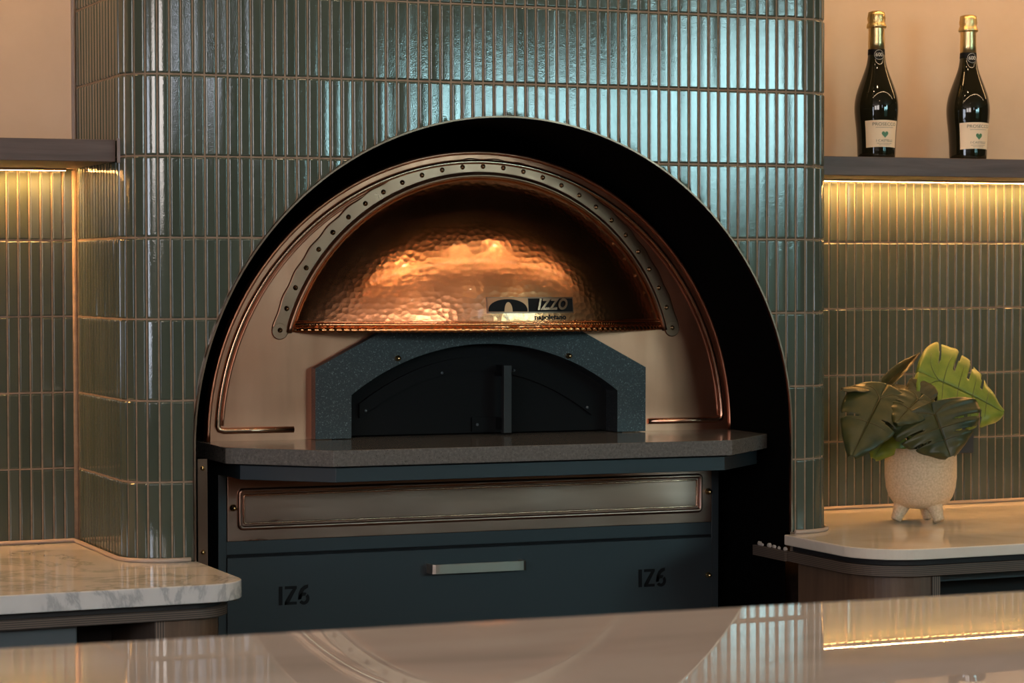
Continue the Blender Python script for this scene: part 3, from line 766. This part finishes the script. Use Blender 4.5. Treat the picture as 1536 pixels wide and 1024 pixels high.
    ring_ = [(.0100*math.cos(2*PI*i/32), .0100*math.sin(2*PI*i/32), .0004) for i in range(33)]+[(.0106*math.cos(2*PI*i/32), .0106*math.sin(2*PI*i/32), .0004) for i in range(33)]
    t6, f6 = text_mesh('600', .0115, .0001, .95)
    def tilt(vv): # lay on the sloping shoulder
        out = []
        for x, y, z in vv:
            h = .2215+y; rr = (rad(h) if h < .234 else .0180)+.0010+z; a_ = A0-.02+x/.0195
            out.append((rr*math.sin(a_), -rr*math.cos(a_), h))
        return out
    mb.add(tilt(vs), [(0, i+1, i+2) for i in range(32)], 0, True)
    mb.add(tilt(ring_), [(i, i+1, 34+i, 33+i) for i in range(32)], 1, True)
    mb.add(tilt([(x, y, z+.0006) for x, y, z in t6]), f6, 1, True)
    mb.build('medallion', [M['black'], M['inkl']], col, fixn=False)
    return r
def copy_tree(o, parent=None):
    c = o.copy(); COL.objects.link(c); c.parent = parent
    for ch in list(o.children): copy_tree(ch, c)
    return c
def childs(o): return [x for x in bpy.data.objects if x.parent == o]
b1 = make_bottle()
bpy.context.view_layer.update()
b2 = copy_tree(b1)
yb_ = .262
for o, px, rz, lb in ((b1, 1314.5, .0, 'dark green sparkling wine bottle with gold foil, nearer the tiled pillar'), (b2, 1452, .10, 'dark green sparkling wine bottle with gold foil, farther right near the photo edge')):
    p = at(px, 200, yb_); o.location = (p.x, yb_, 1.6632); o.rotation_euler = (0, 0, rz-.05)
    tag(o, lb, 'bottle', 'sparkling wine bottles on the right shelf')

# ------------------------------------------------------------------ plant
PX = at(1381, 700, .10).x
plant = empty('potted_monstera', (PX, .10, ZR+.0003)); tag(plant, 'bushy monstera in a beige footed ceramic pot on the pale worktop', 'potted plant')
mb = MB(); RP = .0895
prof = [(0,.028),(.03,.0285),(.052,.032),(.068,.040),(.079,.053),(.0865,.072),(.0895,.095),(.0895,.125),(.0885,.150),(.0880,.1555),(.0870,.157),(.0855,.156),(.0845,.150),(.0845,.138),(0,.138)]
mb.lathe([(a_*.838, b_) for a_, b_ in prof], n=72); pot = mb.build('pot', M['pot'], plant)
for ang_ in (42, 171, -79):
    a = math.radians(ang_)
    mb = MB(); c1 = Vector((.040*math.cos(a), .040*math.sin(a), .040)); c2 = Vector((.056*math.cos(a), .056*math.sin(a), .0045))
    mb.tube([c1, c1.lerp(c2, .35), c1.lerp(c2, .7), c1.lerp(c2, .95), c2], .01, 18, radii=[.0185,.0155,.0125,.0112,.0100]); mb.build('pot_foot', M['pot'], pot)
mb = MB(); mb.lathe([(0,.1386),(.070,.1386)], n=32); mb.build('soil', M['soil'], plant)
def leaf(junction, tip, normal, W, mt, slots=(.30,.48,.66), droop=.18, cup=.12, basal=.30, fold=0):
    J = Vector(junction); T = Vector(tip); ax = (T-J); L = ax.length; ax.normalize()
    nrm = Vector(normal); nrm = (nrm-ax*nrm.dot(ax)).normalized(); sd = ax.cross(nrm)
    NU, NV = 72, 12
    def width(u):               # half width, u 0..1 from back of the basal lobes to the tip
        return math.sin(PI*min(1, u**.62)*.985)**.72*(1-.12*u)+.02*(1-u)
    mb = MB(); veins = []
    for side in (-1, 1):
        rows_ = []; dead = []
        for i in range(NU+1):
            u = i/NU; row = []
            w = width(u)*W/2; edge = 1
            for s_ in slots:
                d = abs(u-(s_+(.035 if side > 0 else 0)))
                if d < .05: edge = min(edge, .90+.10*(d/.05)**.5)
            for j in range(NV+1):
                v = j/NV; vv = v*edge
                if u < basal:
                    k = (basal-u)/basal
                    lu = -k*L*.30*(1-(1-min(1, v*2.1))**2)+0.0
                    lu = lu if v > 0 else 0
                    wv = w*vv
                else: lu = (u-basal)/(1-basal)*L; wv = w*vv
                lu += .16*L*vv*vv*(1-u)*(0 if u < basal else 1)*1.0
                h = cup*W*(vv**1.4)*(1-2*fold) - droop*L*max(0, lu/L)**2 - .10*W*vv**3
                h += .010*W*math.sin(u*38)*vv
                f_ = fold*PI*.42
                p = J+ax*lu+sd*(side*wv*math.cos(f_))+nrm*(h+wv*math.sin(f_))
                row.append(p)
            rows_.append(row)
        k = NV+1; pts = [p for r in rows_ for p in r]; fs = []
        for i in range(NU):
            u = (i+.5)/NU; 
            for j in range(NV):
                v = (j+.5)/NV; skip = False
                for s_ in slots:
                    c0 = s_+(.035 if side > 0 else 0); hwid = .004+.016*max(0, (v-.35)/.65)
                    if v > .38 and abs(u-c0) < hwid+.004: skip = True
                if skip: continue
                q = [i*k+j, i*k+j+1, (i+1)*k+j+1, (i+1)*k+j]
                fs.append(q if side > 0 else q[::-1])
        mb.add(pts, fs, 0, True)
        for s_ in [basal*.5]+[a_+.09 for a_ in slots]:
            i = int(min(.97, s_)*NU); veins.append([rows_[min(NU, i)][j]+nrm*.0006 for j in range(0, int(NV*.8))])
    veins.append([J+ax*(L*t)+nrm*(.0008-droop*L*t*t) for t in [i/14 for i in range(14)]])
    org = Vector((PX, .10, ZR+.0003))
    mb.v = [tuple(Vector(p)-org) for p in mb.v]
    o = mb.build('leaf', mt, plant, fixn=False); so = o.modifiers.new('thickness', 'SOLIDIFY'); so.thickness = .0007; so.offset = 0
    mv = MB()
    for v_ in veins: mv.tube([Vector(p)-org for p in v_], .0009, 5, radii=[.0011*(1-.7*i/len(v_)) for i in range(len(v_))])
    mv.build('leaf_veins', M['vein'] if mt is M['leafy'] else M['leafb'], o, fixn=False)
    return J
LV = [
 ((1408,570,.02), (1511,613,-.02), (-.25,-.85,.65), .215, 'leafy', (.26,.42,.57,.72), .10, .04),
 ((1402,622,-.05), (1427,683,-.09), (-.45,-.8,.6), .195, 'leafd', (.44,.64), .10, .05),
 ((1319,599,.02), (1279,677,-.04), (-.50,-.8,.50), .140, 'leafd', (.52,), .10, .05),
 ((1330,580,.09), (1264,577,.05), (0,-.12,1), .090, 'leafb', (.5,), .05, .03),
 ((1330,576,.07), (1380,528,.10), (-.5,-.8,.3), .060, 'leafb', (), .02, .10),
 ((1404,574,.05), (1358,588,.03), (-.1,-.5,.8), .085, 'leafb', (.5,), .10, .05),
 ((1356,616,.10), (1311,686,.09), (-.5,-.9,.3), .120, 'leafy', (.55,), .05, .03),
 ((1396,622,.15), (1372,672,.17), (.2,-1,.2), .110, 'leafy', (.4,), .05, .03),
 ((1376,600,-.01), (1345,630,-.04), (-.5,-.9,.7), .095, 'leafd', (.5,), .10, .05),
 ((1384,596,.0), (1366,566,.03), (-.5,-.8,.5), .070, 'leafb', (), .10, .06),
 ((1340,612,.06), (1336,650,.05), (-.5,-.8,.4), .075, 'leafd', (.5,), .10, .05),
 ((1376,634,.02), (1384,664,.0), (-.1,-1,.3), .060, 'leafd', (), .10, .05),
 ((1352,590,.03), (1410,600,.02), (0,-.6,.9), .080, 'leafb', (.5,), .10, .06),
]
org = Vector((PX, .10, ZR+.0003))
for jn, tp, nr, W, mt, sl, dr, cu in LV:
    J = leaf(at(*jn), at(*tp), nr, W, M[mt], sl, dr, cu, fold=.8 if mt == 'leafb' and W == .060 else 0)
    base = Vector((PX+random.uniform(-.018, .022), .10+random.uniform(-.015, .015), ZR+.138))
    mid = base.lerp(J, .5)+Vector((0, 0, .015)); mid.x = base.x*.7+J.x*.3
    pts = []
    for i in range(13):
        t = i/12; pts.append(base*(1-t)**2+mid*2*t*(1-t)+J*t*t-org)
    mb = MB(); mb.tube(pts, .0028, 8, radii=[.0036-.0012*i/12 for i in range(13)]); mb.build('stem', M['stem'], plant)

# socket behind the plant
p0 = at(1434, 636, BACKY-.012); p1 = at(1459, 679, BACKY-.012)
sk = empty('wall_socket', ((p0.x+p1.x)/2, BACKY-.0055, (p0.z+p1.z)/2)); tag(sk, 'black wall socket on the green tiles behind the plant', 'socket')
hw_ = (p1.x-p0.x)/2; hz_ = (p0.z-p1.z)/2
mb = MB(); mb.box((-hw_-.02, -.012, -hz_), (hw_, -.0008, hz_)); mb.build('face_plate', M['outlet'], sk, bevel=.002)
mb = MB(); mb.tube([(-hw_*.2, -.013, .012), (-hw_*.2, -.022, .012), (-hw_*.2, -.03, .010)], .007, 12); mb.build('rocker_switch', M['outlet'], sk)

# ------------------------------------------------------------------ the room behind the camera
X0r, X1r, Y0r, HZ = -4.6, 6.4, -6.0, 2.75
mb = MB(); mb.box((X0r, Y0r, -.05), (X1r, 1.2, 0)); o = mb.build('floor', M['floor']); tag(o, kind='structure')
mb = MB(); mb.box((X0r, Y0r, HZ), (X1r, 1.2, HZ+.05)); o = mb.build('ceiling', M['ceil']); tag(o, kind='structure')
def wall_with(name, axis, pos, a0, a1, holes, mt):
    mb = MB(); xs = sorted({a0, a1} | {h[0] for h in holes} | {h[1] for h in holes}); zs = sorted({0, HZ} | {h[2] for h in holes} | {h[3] for h in holes})
    for xa, xb in zip(xs, xs[1:]):
        for za, zb in zip(zs, zs[1:]):
            cx, cz = (xa+xb)/2, (za+zb)/2
            if any(h[0] < cx < h[1] and h[2] < cz < h[3] for h in holes): continue
            if axis == 'y': mb.box((xa, pos-.1, za), (xb, pos, zb))
            else: mb.box((pos, xa, za), (pos+.1, xb, zb))
    return tag(mb.build(name, mt), kind='structure')
WIN = [(2.20, 3.40, 1.10, 2.27), (3.46, 4.30, 1.10, 2.60), (.84, 1.08, 2.12, 2.66), (-4.3, -2.75, 1.75, 2.66), (-2.35, -.9, 1.75, 2.66)]
wall_with('wall_back', 'y', Y0r, X0r, X1r, WIN, M['roomwall'])
WL = [(-5.2, -3.2, .95, 2.35)]
wall_with('wall_west', 'x', X0r-.1, Y0r, 1.2, WL, M['roomwall'])
wall_with('wall_east', 'x', X1r, Y0r, 1.2, [], M['roomwall'])
def paneMat(name, col, es, sc_=3, lo=.42, hi=.56, dark=(.02,.05,.05)):
    m, nt, b = mat(name, (0,0,0), .5); v = coords(nt); n = noise(nt, v, sc_, 5, .65)
    c = ramp(nt, n, [(lo, dark), (hi, col)]); nt.links.new(c, b.inputs['Emission Color']); b.inputs['Emission Strength'].default_value = es
    b.inputs['Base Color'].default_value = (0,0,0,1); return m
def skyPane():
    m, nt, b = mat('daylight_pane', (0,0,0), .5); v = coords(nt)
    n = noise(nt, v, 2.3, 7, .72, .3); sx = nt.nodes.new('ShaderNodeSeparateXYZ')
    tc = nt.nodes.new('ShaderNodeTexCoord'); nt.links.new(tc.outputs['Object'], sx.inputs[0])
    ad = nt.nodes.new('ShaderNodeMath'); ad.operation = 'MULTIPLY_ADD'; nt.links.new(sx.outputs['Z'], ad.inputs[0]); ad.inputs[1].default_value = .42; ad.inputs[2].default_value = -.33
    a2 = nt.nodes.new('ShaderNodeMath'); a2.operation = 'ADD'; nt.links.new(n, a2.inputs[0]); nt.links.new(ad.outputs[0], a2.inputs[1])
    c = ramp(nt, a2.outputs[0], [(.30,(.008,.018,.014)), (.44,(.022,.050,.044)), (.50,(.07,.15,.16)), (.53,(.46,.86,.92)), (.8,(.56,.95,1.0))])
    nt.links.new(c, b.inputs['Emission Color']); b.inputs['Emission Strength'].default_value = 23; b.inputs['Base Color'].default_value = (0,0,0,1); return m
PM = skyPane()
PW = paneMat('white_daylight_pane', (.80,.86,1.0), 10, 1.5, .2, .3)
PL = paneMat('soft_daylight_pane', (1.0,.90,.84), 13, 1.2, .1, .2)
k = 0
for (xa, xb, za, zb) in WIN:
    k += 1; r = empty('window_%d' % k, ((xa+xb)/2, Y0r, za)); tag(r, kind='structure')
    mb = MB(); cx = (xa+xb)/2; mb.box((xa-cx, -.06, 0), (xb-cx, -.055, zb-za)); mb.build('pane', PM if k < 3 else PW if k == 3 else PL, r)
    mb = MB(); w = .03
    for t in range(0, 1+int((xb-xa)/.32)+1):
        x = xa-cx+(xb-xa)*t/(1+int((xb-xa)/.32)); mb.box((x-w/2, -.05, 0), (x+w/2, -.0, zb-za))
    mb.build('mullions', M['frame'], r)
k += 1; r = empty('window_%d' % k, (X0r, -4.2, .95)); tag(r, kind='structure')
mb = MB(); mb.box((-.06, -1, 0), (-.055, 1, 1.4)); mb.build('pane', PW, r)
mb = MB()
for t in (-1, -.33, .33, 1): mb.box((-.05, t-.02, 0), (0, t+.02, 1.4))
mb.build('mullions', M['frame'], r)
# ceiling downlights (bar row added to brighten the counter) and linear pendant above the bar
def downlight(x, y, lbl):
    r = empty('downlight', (x, y, HZ)); tag(r, lbl, 'ceiling light', 'round ceiling downlights')
    mb = MB(); mb.lathe([(.030,-.004),(.045,-.004),(.046,-.0005)], n=24); mb.build('trim_ring', M['frame'], r)
    mb = MB(); mb.lathe([(0,-.002),(.030,-.003)], n=24); mb.build('lens', M['lamp'], r)
    if y < -2:  # beam only for the lamps added to brighten the bar top
        l = bpy.data.lights.new('added_bar_beam', 'SPOT'); l.energy = 19; l.color = (1,.80,.62); l.spot_size = math.radians(84); l.spot_blend = .8; l.shadow_soft_size = .03
        lo_ = bpy.data.objects.new('added_bar_beam', l); COL.objects.link(lo_); lo_.location = (0, 0, -.01); lo_.parent = r
for x, y in ((.02,-.66), (.58,-.72), (1.22,-.60), (-.74,-1.0), (-1.2,-2.65), (.2,-2.7), (1.6,-2.75)):
    downlight(x, y, 'warm round recessed ceiling downlight, added where above the bar')
r = empty('linear_ceiling_light', (1.3, -1.12, HZ-.051)); tag(r, 'long slim linear ceiling light running parallel to the tiled wall', 'ceiling light')
mb = MB(); mb.box((-2.7, -.02, 0), (2.7, .02, .05)); mb.build('housing', M['frame'], r)
mb = MB(); mb.box((-2.68, -.004, -.004), (2.68, .004, -.0005)); mb.build('diffuser', M['led3'], r)
# cove lights above the niches
for x0c, x1c, nm in ((-2.4, XL-.01, 'left'), (XR+.01, 2.8, 'right')):
    r = empty('bulkhead_light', ((x0c+x1c)/2, .12, 2.22)); tag(r, 'bulkhead with warm light strip high in the %s niche' % nm, 'light')
    mb = MB(); mb.box((x0c-(x0c+x1c)/2, 0, 0), (x1c-(x0c+x1c)/2, .278, HZ-2.22-.001)); mb.build('bulkhead', M['plaster'], r)
    mb = MB(); mb.box((x0c-(x0c+x1c)/2+.02, .02, -.006), (x1c-(x0c+x1c)/2-.02, .05, -.001)); mb.build('led_strip', M['led2'], r)
w = bpy.data.worlds.new('world'); sc.world = w; w.use_nodes = True
w.node_tree.nodes['Background'].inputs[0].default_value = (.5,.6,.7,1); w.node_tree.nodes['Background'].inputs[1].default_value = .0
def area(name, loc, size, sy, energy, col, target):
    l = bpy.data.lights.new(name, 'AREA'); l.shape = 'RECTANGLE'; l.size = size; l.size_y = sy; l.energy = energy; l.color = col
    o = bpy.data.objects.new(name, l); COL.objects.link(o); o.location = loc
    o.rotation_euler = (Vector(target)-Vector(loc)).to_track_quat('-Z', 'Y').to_euler(); return o
